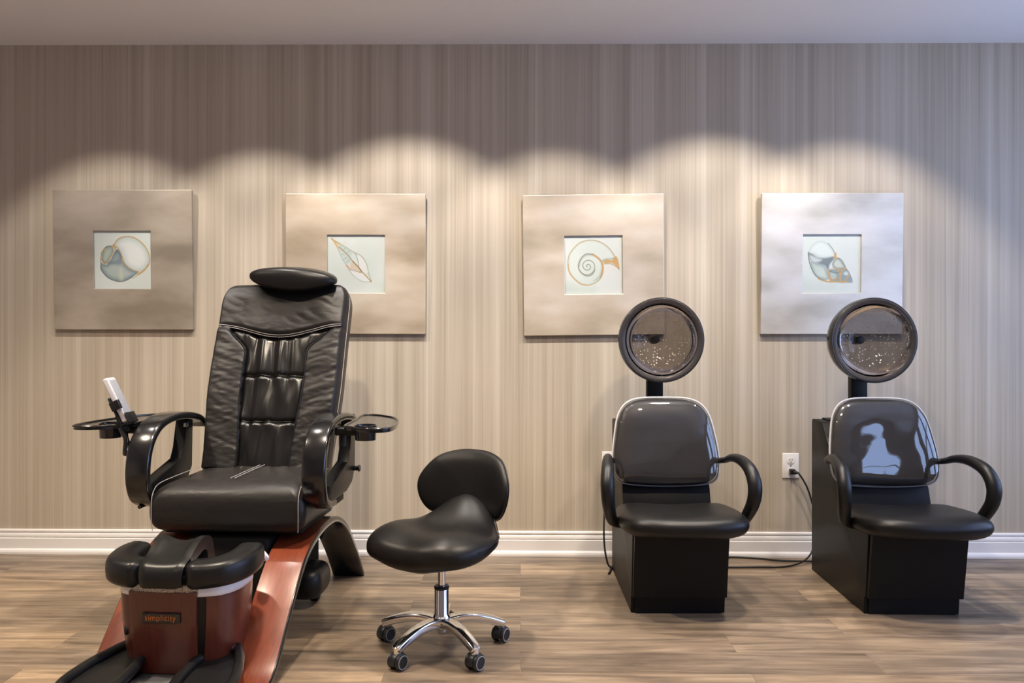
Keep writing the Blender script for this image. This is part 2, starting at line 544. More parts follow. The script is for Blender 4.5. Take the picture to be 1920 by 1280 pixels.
def art_moon():
    a = Paint((115, 1212, 105, 1200), (232, 238, 234), (240, 242, 243), 1)
    a.fill([(240, 700), (235, 800), (280, 900), (370, 990), (480, 1040), (600, 1060), (720, 1040), (850, 970), (950, 890), (870, 855), (770, 800), (690, 720), (650, 640), (620, 700), (430, 690), (350, 740), (280, 730)], (196, 203, 208), (186, 198, 192), edge=(128, 146, 156), edge_w=.09)
    a.fill([(545, 440), (600, 490), (640, 580), (640, 720), (500, 730), (360, 730), (430, 640), (480, 540)], (120, 134, 146), (160, 176, 182))
    a.fill([(520, 540), (580, 530), (600, 620), (560, 660), (460, 660)], (172, 186, 190), alpha=.7, soft=.04)
    a.fill([(460, 390), (370, 390), (300, 440), (260, 560), (250, 650), (300, 715), (350, 710), (420, 630), (480, 500)], (196, 206, 198), (176, 190, 184), edge=(138, 152, 152), edge_w=.07)
    a.fill([(520, 390), (545, 300), (620, 240), (740, 215), (870, 235), (1000, 310), (1100, 420), (1160, 560), (1165, 680), (1120, 780), (1040, 850), (950, 870), (860, 850), (760, 790), (690, 710), (650, 600), (610, 490), (560, 420)], (244, 246, 247), (248, 248, 250), edge=(206, 220, 220), edge_w=.12)
    a.fill([(620, 800), (660, 900), (660, 1040), (600, 1040), (590, 900)], (224, 224, 204), soft=.05, alpha=.6)
    a.stroke([(240, 740), (235, 820), (290, 910), (380, 995), (490, 1045), (600, 1065), (720, 1040), (850, 970)], (110, 112, 110), 7)
    a.stroke([(470, 400), (520, 330), (560, 270), (640, 225), (740, 205), (870, 225), (1000, 300), (1100, 410), (1160, 540), (1175, 660), (1140, 770), (1050, 855), (950, 920)], GOLD, 11)
    a.stroke([(1150, 740), (1060, 860), (930, 950), (850, 1005)], GOLD, 16, w2=4)
    a.stroke([(500, 400), (560, 410), (610, 490), (650, 590), (690, 700), (770, 790), (870, 850), (970, 880)], GOLD, 9)
    a.stroke([(520, 410), (470, 520), (410, 630), (350, 710), (300, 725), (255, 660)], GOLD, 10)
    a.stroke([(490, 370), (515, 420)], GOLD, 26)
    a.stroke([(650, 590), (640, 680), (632, 750), (670, 790)], GOLD, 8)
    a.stroke([(455, 388), (370, 388), (300, 445), (255, 540), (235, 640), (240, 740)], (120, 118, 108), 6)
    for p_ in ((320, 445), (262, 500), (258, 585)):
        a.stroke([p_, (p_[0] - 12, p_[1] + 26)], GOLD, 16)
    return a.C

def art_spindle():
    a = Paint((130, 1200, 115, 1165), (224, 232, 224), (240, 240, 242), 20)
    a.fill([(210, 180), (340, 240), (470, 330), (600, 410), (700, 455), (790, 520), (860, 640), (890, 780), (950, 960), (880, 965), (780, 960), (660, 890), (550, 790), (480, 680), (400, 540), (340, 410), (270, 280)], (240, 243, 242), (228, 236, 234), edge=(206, 212, 206), edge_w=.05)
    a.fill([(330, 300), (470, 340), (600, 420), (560, 500), (560, 600), (480, 640), (400, 530), (350, 400)], (206, 218, 216), (232, 236, 236), soft=.03, alpha=.8)
    a.fill([(560, 610), (600, 600), (700, 690), (770, 780), (640, 760), (555, 740)], (236, 222, 208), (228, 210, 190))
    a.fill([(690, 480), (780, 540), (850, 660), (880, 800), (800, 770), (710, 650)], (246, 243, 245))
    a.fill([(560, 760), (700, 790), (790, 800), (930, 940), (800, 950), (660, 880)], (247, 244, 246))
    a.stroke([(210, 180), (330, 250), (470, 330), (600, 410), (700, 455), (790, 520), (860, 640), (890, 780), (950, 960)], (176, 176, 152), 5)
    a.stroke([(220, 200), (280, 290), (340, 410), (400, 540), (480, 660), (550, 780), (660, 890), (780, 960), (930, 960)], (186, 194, 190), 5)
    a.stroke([(205, 175), (270, 230), (350, 280)], GOLD, 16, w2=8)
    a.stroke([(230, 200), (290, 300), (340, 390)], (226, 186, 140), 13, w2=6)
    a.stroke([(340, 330), (440, 410), (530, 500), (610, 600), (710, 700), (790, 800), (870, 880), (945, 960)], (178, 136, 74), 8)
    a.stroke([(600, 590), (700, 690), (760, 770)], (150, 112, 52), 9)
    a.stroke([(720, 790), (790, 800), (860, 860)], GOLD, 13, w2=6)
    a.stroke([(550, 740), (640, 765), (770, 790)], (176, 164, 160), 6)
    a.stroke([(485, 665), (520, 700), (555, 745)], (226, 170, 128), 15, w2=6)
    a.stroke([(640, 440), (680, 520), (700, 600), (712, 680)], (164, 164, 128), 6)
    for q in (((350, 330), (420, 300)), ((400, 400), (480, 340)), ((470, 450), (550, 390)), ((410, 560), (500, 520)), ((380, 470), (450, 460)), ((480, 610), (560, 560))):
        a.stroke(q, (164, 172, 164), 5, alpha=.8)
    for q in ((350, 270), (300, 290), (265, 260)):
        a.stroke([q, (q[0] + 18, q[1] + 14)], (228, 190, 120), 13)
    return a.C

def art_spiral():
    a = Paint((95, 1168, 140, 1192), (232, 236, 232), (243, 240, 240), 40)
    a.fill([(100, 1000), (400, 1060), (640, 1090), (560, 1180), (100, 1180)], (208, 222, 212), soft=.2, alpha=.7)
    a.fill([(160, 640), (170, 500), (240, 380), (380, 260), (560, 215), (740, 240), (900, 340), (1010, 480), (1040, 560), (980, 560), (820, 580), (830, 700), (790, 870), (700, 970), (560, 1030), (400, 1010), (260, 900), (180, 770)], (238, 240, 236), (228, 234, 230), edge=(214, 222, 216), edge_w=.05)
    a.fill([(820, 640), (1000, 640), (1110, 740), (1000, 770), (830, 850)], (244, 238, 234), soft=.04)
    a.fill([(380, 690), (420, 560), (530, 500), (660, 520), (750, 610), (770, 720), (730, 860), (620, 960), (760, 900), (800, 720), (770, 590), (650, 480), (520, 460), (400, 540), (345, 680)], (150, 158, 158), alpha=.35, soft=.03)
    sp = []
    for k in range(90):
        t = k / 89
        th = t * 2 * PI * 2.32 + 2.0
        r_ = 14 + 152 * t ** 1.15 + (16 * t if t > .5 else 0)
        sp.append((525 + r_ * math.cos(th), 690 + r_ * math.sin(th)))
    a.stroke(sp, (170, 166, 146), 9, smooth=2)
    a.stroke(sp[10:60], (150, 156, 152), 5, smooth=2, alpha=.8)
    a.stroke([(1040, 560), (1010, 480), (900, 340), (740, 240), (560, 215), (380, 260), (240, 390), (175, 500), (155, 640), (175, 770), (250, 890), (390, 1005), (540, 1030), (690, 975), (780, 880), (815, 740), (800, 630), (740, 550), (620, 475)], (196, 170, 118), 8)
    a.stroke([(620, 470), (740, 555), (795, 640), (805, 740), (765, 890)], GOLD, 18, w2=15)
    a.stroke([(160, 640), (175, 770), (250, 890), (390, 1005), (500, 1030)], GOLD, 11)
    a.stroke([(620, 475), (500, 465), (400, 550), (352, 680), (390, 790), (500, 862), (600, 840), (655, 760)], (158, 158, 146), 11)
    a.fill([(810, 600), (880, 570), (980, 580), (1040, 510), (1085, 560), (1115, 745), (1040, 680), (960, 630), (850, 640)], GOLD, (234, 186, 120), soft=.02)
    a.stroke([(800, 590), (870, 560), (960, 560), (1020, 540)], (136, 140, 132), 6, alpha=.8)
    a.stroke([(830, 650), (960, 650), (1080, 720), (1110, 755)], (150, 132, 106), 6, alpha=.8)
    return a.C

def art_whelk():
    a = Paint((135, 1215, 105, 1140), (226, 232, 228), (240, 238, 236), 60)
    a.fill([(140, 900), (400, 980), (700, 1010), (600, 1130), (140, 1130)], (216, 222, 216), soft=.2, alpha=.7)
    a.fill([(240, 500), (280, 330), (400, 230), (500, 215), (610, 260), (690, 350), (735, 430), (760, 520), (640, 520), (470, 520), (330, 450)], (238, 242, 240), edge=(208, 218, 216), edge_w=.06)
    a.fill([(250, 430), (330, 455), (420, 510), (560, 520), (740, 500), (640, 640), (620, 760), (560, 660), (420, 620), (290, 560)], (128, 138, 142), (168, 174, 174), soft=.03)
    a.fill([(270, 470), (420, 520), (500, 545), (440, 590), (330, 590)], (216, 220, 220), soft=.04)
    a.fill([(290, 590), (420, 620), (540, 660), (600, 760), (620, 900), (450, 885), (340, 790)], (206, 218, 208), (224, 230, 224), soft=.02, edge=(160, 172, 168), edge_w=.07)
    a.fill([(690, 640), (740, 540), (810, 525), (880, 590), (930, 690), (860, 715), (760, 710)], (218, 222, 212), (204, 212, 206), soft=.02, edge=(140, 146, 132), edge_w=.05)
    a.fill([(630, 730), (760, 720), (930, 700), (1000, 790), (1075, 945), (960, 960), (750, 950), (640, 900)], (170, 180, 180), (150, 164, 168), soft=.02)
    a.fill([(900, 800), (950, 760), (990, 800), (960, 830)], (222, 230, 232), soft=.03)
    a.fill([(660, 780), (760, 800), (760, 880), (680, 890)], (194, 206, 200), soft=.03)
    a.stroke([(245, 420), (260, 560), (310, 710), (390, 830), (480, 890), (600, 935)], (120, 128, 122), 10, w2=6)
    a.stroke([(610, 260), (690, 350), (735, 430)], (128, 136, 136), 6)
    a.stroke([(770, 515), (850, 540), (920, 640), (945, 700), (1000, 770), (1060, 900)], (132, 132, 112), 6)
    a.stroke([(745, 440), (745, 520)], GOLD, 24)
    a.stroke([(720, 515), (780, 515)], GOLD, 14)
    a.stroke([(440, 890), (540, 925), (640, 945), (760, 940), (900, 950)], GOLD, 15)
    a.stroke([(620, 730), (630, 820), (660, 910)], GOLD, 16, w2=24)
    a.stroke([(660, 920), (740, 900), (790, 870)], GOLD, 14)
    a.stroke([(700, 690), (780, 720), (880, 715), (945, 690)], GOLD, 8)
    a.stroke([(800, 740), (840, 820), (840, 890), (880, 950)], GOLD, 20)
    a.stroke([(920, 720), (870, 760), (850, 830)], GOLD, 14)
    a.stroke([(1005, 820), (940, 920)], GOLD, 14)
    a.stroke([(870, 940), (990, 940)], GOLD, 12)
    a.stroke([(640, 750), (760, 790), (820, 770)], (110, 120, 122), 6)
    return a.C

def print_material():
    m = mat('art_print_paper', (.8, .8, .8), .45)
    p = m.node_tree.nodes['Principled BSDF']
    at = nd(m, 'ShaderNodeVertexColor', layer_name='print')
    ln(m, at, 'Color', p, 'Base Color')
    return m
M['print'] = print_material()

def leaf_material(i, a, b, c_):  # leaf tones differ per frame: window reflection put into the colour
    m = mat('brushed_metal_leaf_%d' % i, a, .42, .35)
    p = m.node_tree.nodes['Principled BSDF']
    c1 = coords(m, (2.2, 1, 5.0)); c2 = coords(m, (3, 1, 60)); c3 = coords(m, (60, 1, 3))
    c1.inputs['Location'].default_value = (i * 3.1, i, i * 1.7)
    n1 = nd(m, 'ShaderNodeTexNoise', Scale=1.3, Detail=4.); n2 = nd(m, 'ShaderNodeTexNoise', Scale=1.5, Detail=4.); n3 = nd(m, 'ShaderNodeTexNoise', Scale=1.5, Detail=4.)
    ln(m, c1, 'Vector', n1, 'Vector'); ln(m, c2, 'Vector', n2, 'Vector'); ln(m, c3, 'Vector', n3, 'Vector')
    r1 = ramp(m, [(.3, a), (.5, b), (.7, c_)])
    ln(m, n1, 'Fac', r1, 'Fac'); ln(m, r1, 'Color', p, 'Base Color')
    r2 = ramp(m, [(.3, (.34, .34, .34)), (.7, (.52, .52, .52))])
    ln(m, n1, 'Fac', r2, 'Fac'); ln(m, r2, 'Color', p, 'Roughness')
    ad = nd(m, 'ShaderNodeMath', operation='ADD')
    ln(m, n2, 'Fac', ad, 0); ln(m, n3, 'Fac', ad, 1)
    b1 = nd(m, 'ShaderNodeBump', Strength=.06, Distance=.002)
    ln(m, ad, 0, b1, 'Height'); ln(m, b1, 'Normal', p, 'Normal')
    return m

S, HO = .355, .1465       # half panel, half opening
def picture(label, X, Z, roll, C, leaf, off=(0, 0)):
    t = thing('framed_picture', label, 'picture', (X, YB - .001, Z), 0, 'seashell pictures in a row on the back wall')
    TH, BACK = .022, .008
    t.rotation_euler = (math.radians(1.5), math.radians(roll), 0)
    # local: y negative = towards room
    bm = BM()
    hole = [(off[0] - HO, off[1] - HO), (off[0] + HO, off[1] - HO), (off[0] + HO, off[1] + HO), (off[0] - HO, off[1] + HO)]
    prism(bm, [(-S, -S), (S, -S), (S, S), (-S, S)], 'y', -BACK - TH, -BACK, holes=[hole])
    fo_ = obj('frame', bm, leaf, t, False)
    bv = fo_.modifiers.new('edge', 'BEVEL'); bv.width = .0028; bv.segments = 2; bv.limit_method = 'ANGLE'; bv.angle_limit = math.radians(40)
    obj('backing', box(BM(), -S + .05, S - .05, -BACK, -.002, -S + .05, S - .05), M['matt_black'], t, False)
    bm = BM()
    e = HO - .0005
    vs = [bm.verts.new((off[0] - e + 2 * e * x, -BACK - .013, off[1] + e - 2 * e * y)) for x, y in zip(PX, PY)]
    for j in range(NP - 1):
        for i in range(NP - 1):
            k = j * NP + i
            bm.faces.new((vs[k], vs[k + NP], vs[k + NP + 1], vs[k + 1]))
    back = box(bm, off[0] - e, off[0] + e, -BACK - .012, -BACK, off[1] - e, off[1] + e)
    o = obj('art_print', bm, M['print'], t, False)
    at = o.data.color_attributes.new('print', 'FLOAT_COLOR', 'POINT')
    A = np.ones((len(o.data.vertices), 4))
    Cl = np.clip(C, 0, 1)
    A[:NP * NP, :3] = np.array((.67, .70, .665)) * np.where(Cl <= .04045, Cl / 12.92, ((Cl + .055) / 1.055) ** 2.4)
    at.data.foreach_set('color', A.ravel())
    return t

picture('brushed metal leaf square frame with round two lobed grey and white shell, leftmost picture', -2.024, 1.498, 0., art_moon(),
        leaf_material(1, rgb(150, 140, 124), rgb(172, 161, 145), rgb(188, 178, 164)), (-.003, -.0))  # darker leaf: weak reflection far from the window, put into the colour
picture('brushed champagne square frame with slender pointed spindle shell, half behind the massage chair', -.838, 1.478, .1, art_spindle(),
        leaf_material(2, rgb(176, 160, 136), rgb(200, 184, 162), rgb(214, 202, 184)), (.002, -.0))
picture('brushed champagne square frame with coiled spiral snail shell, left of the two hair dryer hoods', .367, 1.474, -.7, art_spiral(),
        leaf_material(3, rgb(180, 168, 146), rgb(204, 190, 170), rgb(218, 208, 194)), (.0, .0))
picture('brushed metal leaf square frame with plump whelk shell tapering to right, rightmost picture', 1.566, 1.481, -.1, art_whelk(),
        leaf_material(4, rgb(178, 173, 161), rgb(200, 196, 188), rgb(214, 210, 206)), (.0, .0))  # paler leaf: bright window reflection put into the colour

# ------------------------------------------------------------------ pedicure massage chair
PC = thing('pedicure_chair', 'black leather pedicure massage chair on reddish wooden ramp with foot basin', 'pedicure chair', (-1.07, 2.938, 0), math.radians(-2.7))

# arched base rails with wood veneer on the front slope
rail = cr([(-.58, .013), (-.46, .015), (-.37, .045), (-.26, .145), (-.16, .238), (-.05, .318), (.08, .362), (.22, .378), (.36, .365), (.5, .30), (.64, .18), (.74, .075), (.80, .0)], 5)
n_front = max(i for i, q in enumerate(rail) if q[0] < .30)
for s in (-1, 1):
    x0, x1 = sorted((s * .16, s * .305))
    o = obj('base_rail', strap(BM(), rail, x0, x1, .024, .006), M['gloss_black'], PC)
    up = []
    for i in range(n_front):
        a, b = Vector(rail[max(i - 1, 0)]), Vector(rail[i + 1])
        t_ = (b - a).normalized()
        up.append((rail[i][0] - t_.y * .0125, rail[i][1] + t_.x * .0125))
    obj('veneer', strap(BM(), up, x0 + .005, x1 - .005, .003, .001), M['mahogany'], o)
# rear feet panels and hidden body
bm = BM(); box(bm, -.155, .155, -.02, .60, .05, .386, .02)
obj('chassis', bm, M['matt_black'], PC)
bm = BM()
pillow(bm, rrect(.08, .24, .30, .52, .06), lambda x, y: .165, lambda x, y: .035, lambda x, y, z: (x, y, z), 6, .35)
o = obj('motor_housing', bm, M['satin_black'], PC)
bm = BM(); cyl(bm, (.165, .44, .024), (.20, .44, .024), .024, 16, .004)
obj('caster', bm, M['matt_black'], o)

# seat
def seat_top(x, y):
    e = sstep(.2, .285, abs(x))
    return .583 + .004 * math.sin(x * 9) + .006 * noise.noise((x * 9, y * 9, .3)) - .010 * e - .018 * sstep(.05, -.06, y)
bm = BM()
pillow(bm, rrect(-.293, .293, -.052, .40, .035, 8), seat_top, lambda x, y: .40 + .0 * x, lambda x, y, z: (x, y, z), 16, .13, .9)
seat = obj('seat', bm, M['leather_wrinkled'], PC, True, 180)
# seams on the seat
for dx in (-.008, .008):
    bm = BM()
    tube(bm, cr([(dx, .02, .592), (dx + .001, .12, .5925), (dx, .22, .592), (dx, .33, .591)], 4), .0013, 6)
    obj('stitching', bm, M['stitch'], seat)
for s in (-1, 1):
    bm = BM()
    tube(bm, cr([(s * .270, .33, .578), (s * .270, .1, .577), (s * .270, .0, .572), (s * .271, -.035, .555), (s * .272, -.052, .52), (s * .272, -.053, .45), (s * .270, -.048, .41)], 5), .0014, 6)
    obj('piping', bm, M['stitch'], seat)
bm = BM()
box(bm, -.262, .262, .02, .42, .385, .45, .01)
box(bm, -.36, .36, .06, .24, .472, .498, .006)
obj('seat_base', bm, M['matt_black'], PC)
bm = BM()
tube(bm, cr([(-.30, .07, .488), (-.335, .04, .486), (-.345, .0, .484)], 4), [.006, .006, .008], 8)
obj('recline_lever', bm, M['gloss_black'], PC)

# backrest
B0, B1 = Vector((0, .325, .575)), Vector((0, .615, 1.350))
BU = (B1 - B0).normalized()
BN = Vector((0, -BU.z, BU.y)).normalized()      # towards the sitter
BLEN = (B1 - B0).length
def back_half(t):
    w = .262 + .022 * sstep(0, .45, t)
    if t > .86:
        k = (t - .86) / .14
        w -= .055 * (1 - math.sqrt(max(0, 1 - k ** 2.6)))
    return w
def seam_s(t):                       # inner edge of the side bolsters, as a fraction of the half width
    return .47 - .05 * sstep(.5, .0, t) + .30 * sstep(.60, .735, t)
def head_t(s):
    return .742 - .062 * (math.cos(min(1, abs(s) / .95) * PI) * .5 + .5)
def relief(s, t):
    x = s * back_half(t)
    d = 0.
    if t > head_t(s):                # head panel: full soft pad
        k = sstep(0, .03, t - head_t(s))
        d = .012 + .018 * k * (1 - abs(s) ** 3) - .012 * sstep(.9, 1., t)
        d += .010 * noise.noise((x * 7, t * 5, 1.7)) + .005 * abs(noise.noise((x * 12 + t * 9, t * 16, 5.1)))
    elif abs(s) > seam_s(t):         # side bolsters
        q = (abs(s) - seam_s(t)) / max(.05, 1 - seam_s(t))
        d = .010 + .015 * math.sqrt(max(0, math.sin(PI * min(1, max(0, q * .9 + .04)))))
        d -= .012 * sstep(.03, 0., head_t(s) - t)
        sg = 1 if s > 0 else -1
        d += .0042 * noise.noise((x * 5, t * 15 - sg * x * 8, 3.3)) + .0020 * noise.noise((x * 10, t * 42 - sg * x * 18, 8.)) + .0015 * noise.noise((x * 30, t * 60, 4.))
    else:                            # gathered middle
        q = abs(s) / seam_s(t)
        d = .004 + .006 * (1 - q * q)
        for g in (.475, .235):
            near = math.exp(-abs(t - g) / .06)
            d += near * .0055 * math.sin(x * 95 + 2.2 * noise.noise((x * 9, g * 7, 0)))
            d -= .012 * math.exp(-((t - g) / .010) ** 2)
        d += .011 * noise.noise((x * 26, t * 5 + x * 5, 9.1))
        d -= .010 * sstep(.94, 1.0, q)
        d -= .010 * sstep(.02, 0., head_t(s) - t)
    return d
NS, NT = 110, 150
def back_pt(s, t, d):
    crown = .010 * math.sin(t * PI)
    return B0 + BU * (t * BLEN) + Vector((s * back_half(t), 0, 0)) + BN * (d + crown)
bm = BM()
fr = [[None] * (NS + 1) for _ in range(NT + 1)]
for j in range(NT + 1):
    t = j / NT
    for i in range(NS + 1):
        s = -1 + 2 * i / NS
        rnd = min(sstep(0, .05, 1 - abs(s)) ** .5, 1) if abs(s) < 1 else 0
        cap = math.sqrt(max(0, 1 - (1 - min(1, (1 - t) / .035)) ** 2))
        d = relief(s, t) * rnd * cap - .022 * (1 - rnd) - .025 * (1 - cap)
        fr[j][i] = bm.verts.new(back_pt(s, t, d))
for j in range(NT):
    for i in range(NS):
        f = bm.faces.new((fr[j][i], fr[j][i + 1], fr[j + 1][i + 1], fr[j + 1][i]))
        t = (j + .5) / NT; s = -1 + 2 * (i + .5) / NS
        f.material_index = 1 if (t < head_t(s) and abs(s) < seam_s(t)) else 0
# sides and rear
loop = [(0, i) for i in range(NS + 1)] + [(j, NS) for j in range(1, NT + 1)] + [(NT, i) for i in range(NS - 1, -1, -1)] + [(j, 0) for j in range(NT - 1, 0, -1)]
prev = [fr[j][i] for j, i in loop]
for dd, sh in ((-.05, 1.), (-.10, .985), (-.125, .93)):
    cur = []
    for j, i in loop:
        s = -1 + 2 * i / NS; t = j / NT
        cur.append(bm.verts.new(back_pt(s * sh, .5 + (t - .5) * (sh * .5 + .5), dd)))
    for k in range(len(loop)):
        bm.faces.new((prev[k], prev[(k + 1) % len(loop)], cur[(k + 1) % len(loop)], cur[k])).material_index = 2
    prev = cur
bm.faces.new(prev).material_index = 2
back = obj('backrest', bm, [M['leather_wrinkled'], M['leather_gathered'], M['leather']], PC, True, 60)
def on_back(s, t, lift=.0015):
    return back_pt(s, t, relief(s, t) + lift)
for dt in (-.004, .005):
    bm = BM()
    tube(bm, [on_back(s, head_t(s) + dt + .006, .001) for s in np.linspace(-.95, .95, 60)], .0014, 6)
    obj('stitching', bm, M['stitch'], back)
for s in (-1, 1):
    bm = BM()
    tube(bm, [on_back(s * (seam_s(t) + .005), t, .002) for t in np.linspace(.01, .70, 50)], .0026, 6)
    obj('seam', bm, M['leather'], back)
for g in (.475, .235):
    bm = BM()
    tube(bm, [on_back(q * seam_s(g) * .98, g, .003) for q in np.linspace(-1, 1, 30)], .002, 6)
    obj('seam', bm, M['leather'], back)
for s in (-1, 1):
    bm = BM()
    tube(bm, [back_pt(s * 1.004, t, -.030 - .05 * sstep(.35, 0., t)) for t in np.linspace(.04, .93, 40)], .0016, 6)
    obj('piping', bm, M['stitch'], back)

# head pillow hooked over the top
bm = BM()
ol = cr([(-.198, -.01), (-.192, .045), (-.12, .075), (0, .08), (.1, .075), (.18, .045), (.206, -.02), (.18, -.062), (.09, -.088), (0, -.095), (-.09, -.09), (-.178, -.07)], 6, True)
def hp(x, y, z):
    return (x * .95 + .042, .585 + y, 1.394 + z - .55 * (x + .05) ** 2 + .1 * y)
pillow(bm, ol, lambda x, y: .026, lambda x, y: -.026 - .052 * max(0, 1 - (x / .19) ** 2), hp, 8, .25, .8)
obj('head_pillow', bm, M['leather'], PC, True, 180)

# arm rests, side frames, trays
armp = cr([(.10, .488), (.03, .497), (-.022, .53), (-.045, .60), (-.035, .68), (.0, .74), (.06, .780), (.15, .799), (.27, .797), (.38, .776), (.44, .745)], 6)
side = [(.0, .502), (.26, .500), (.34, .522), (.385, .575), (.392, .795), (.33, .800), (.312, .66), (.285, .612), (.02, .565)]
tray_o = cr([(.412, .05), (.402, .25), (.388, .40), (.405, .452), (.47, .42), (.55, .32), (.592, .15), (.597, .01), (.565, -.035), (.50, -.03), (.45, .01)], 5, True)
for s in (-1, 1):
    x0, x1 = sorted((s * .283, s * .371))
    obj('armrest', strap(BM(), armp, x0, x1, .030, .010), M['gloss_black'], PC)
    a, b = sorted((s * .322, s * .368))
    o = obj('side_frame', prism(BM(), side, 'x', a, b, .008), M['satin_black'], PC, True, 30)
    if s == 1:
        bm = BM()
        cyl(bm, (.368, .36, .575), (.385, .36, .575), .010, 14, .001)
        cyl(bm, (.385, .36, .575), (.396, .36, .575), .014, 14, .003)
        obj('knob', bm, M['gloss_black'], o)
    else:
        bm = BM(); box(bm, -.322, -.314, .30, .33, .745, .762, .002)
        obj('bracket', bm, M['steel'], o)
    hole = [(s * .49 + .037 * math.cos(k * PI / 12), .06 + .037 * math.sin(k * PI / 12)) for k in range(24)]
    tr = obj('tray', prism(BM(), [(s * x, y) for x, y in tray_o], 'z', .772, .784, holes=[hole]), M['gloss_black'], PC)
    bm = BM(); tube(bm, [(s * x, y, .785) for x, y in tray_o], .0045, 8, True)
    obj('tray_rim', bm, M['gloss_black'], tr)
    bm = BM()
    lathe(bm, [(.041, .787), (.0375, .789), (.036, .785), (.036, .738), (0, .737), (0, .732), (.038, .733), (.0395, .775), (.041, .787)], Matrix.Translation((s * .49, .06, 0)), 28)
    obj('cup_holder', bm, M['gloss_black'], tr)
    bm = BM()
    x0, x1 = sorted((s * .36, s * .455))
    box(bm, x0, x1, .10, .15, .742, .772, .006)
    cyl(bm, (s * .385, .125, .70), (s * .385, .125, .76), .014, 14)
    obj('tray_bracket', bm, M['satin_black'], tr)

# holder for the hand control
HB, HT = Vector((-.405, .035, .800)), Vector((-.478, .035, .948))
HU = (HT - HB).normalized(); HV = Vector((HU.z, 0, -HU.x))
def slab(bm, o_, u0, u1, v0, v1, w0, w1, bev=.003):
    t = BM(); box(t, v0, v1, w0, w1, u0, u1, bev)
    Mx = Matrix(((HV.x, 0, HU.x, o_.x), (HV.y, 1, HU.y, o_.y), (HV.z, 0, HU.z, o_.z), (0, 0, 0, 1)))
    t.transform(Mx)
    me = bpy.data.meshes.new('tmp'); t.to_mesh(me); t.free(); bm.from_mesh(me); bpy.data.meshes.remove(me)
    return bm
bm = BM()
slab(bm, HB, -.012, .105, -.022, -.014, -.033, .033)
slab(bm, HB, -.012, -.004, -.014, .013, -.033, .033)
slab(bm, HB, -.012, .030, .0125, .018, -.033, .033)
slab(bm, HB, .050, .085, .0125, .017, -.040, -.028)
slab(bm, HB, .050, .085, -.02, .017, -.044, -.038)
slab(bm, HB, -.03, .035, -.034, -.018, -.018, .018)
hold = obj('remote_holder', bm, M['satin_black'], PC)
bm = BM()
for dy in (-.016, .018):
    tube(bm, cr([(-.432, .035 + dy, .805), (-.424, .03 + dy, .770), (-.408 - dy * .4, .02 + dy, .735), (-.397, .01 + dy, .70), (-.398, .01 + dy, .68)], 5), [.009, .008, .0075, .008, .008], 8)
tube(bm, cr([(-.398, -.008, .682), (-.388, .012, .676), (-.368, .03, .68)], 4), .008, 8)
obj('holder_arm', bm, M['gloss_black'], hold)

# foot basin
bo = cr([(-.10, -.470), (-.155, -.450), (-.188, -.40), (-.196, -.335), (-.188, -.265), (-.14, -.205), (0, -.19), (.14, -.205), (.188, -.265), (.196, -.335), (.188, -.40), (.155, -.450), (.10, -.470)], 6)
def ring(sx, z, d=0.):
    cx, cy = 0, -.33
    return [(cx + (x - cx) * sx, cy + (y - cy) * sx, z) for x, y in bo]
bm = BM()
loft(bm, [ring(.80, .03), ring(.86, .10), ring(.94, .23), ring(.965, .325), ring(.90, .325), ring(.85, .15), ring(.80, .10)], True)
basin = obj('foot_basin', bm, M['satin_black'], PC, True, 50)
n = len(bo)
def panel(i0, i1, th=.010):
    bm = BM()
    rings = []
    for k in range(9):
        f = k / 8
        z = .072 + (.318 - .072) * f
        sx = .865 + .135 * math.sin(f * PI / 2) ** .9
        o_ = [(x * sx, -.33 + (y + .33) * sx, z) for x, y in bo[i0:i1]]
        i_ = [(x * (sx - .05), -.33 + (y + .33) * (sx - .05), z) for x, y in bo[i0:i1]]
        rings.append(o_ + i_[::-1])
    return loft(bm, rings, True)
# side panels sweep back from either side of the front panel
obj('side_panel', panel(2, 33), M['mahogany_dark'], basin, True, 50)
obj('side_panel', panel(n - 33, n - 2), M['mahogany_dark'], basin, True, 50)
bm = BM()
rings = []
for k in range(9):
    f = k / 8
    z = .070 + (.332 - .070) * f
    w = .100 + .008 * f
    yf = -.488 + .030 * (1 - math.sin(f * PI / 2) ** .9) - .0
    rings.append([(x - .014, y, z) for x, y in ((-w, -.42), (-w, yf + .010), (-w * .85, yf + .002), (0, yf), (w * .85, yf + .002), (w, yf + .010), (w, -.42))])
loft(bm, rings)
obj('front_panel', bm, M['mahogany_dark'], basin, True, 50)
bm = BM(); prism(bm, [(-.135, -.42), (-.130, -.462), (-.10, -.480), (-.02, -.487), (.07, -.483), (.1, -.470), (.1, -.42)], 'z', .324, .354)
obj('speaker_grille', bm, M['grille'], basin, True, 30)
bm = BM()
loft(bm, [ring(.985, .314), ring(1.006, .316), ring(1.012, .330), ring(1.012, .343), ring(1.0, .348), ring(.90, .345), ring(.88, .31), ring(.84, .16), ring(.6, .14)], True)
obj('basin_liner', bm, M['liner'], basin, True, 60)
bm = BM(); cyl(bm, (.200, -.225, .372), (.214, -.215, .384), .024, 18, .006)
obj('fill_spout', bm, M['liner'], basin)
bm = BM(); cyl(bm, (-.125, -.432, .199), (-.153, -.445, .199), .017, 16, .004); obj('knob', bm, M['satin_black'], basin)
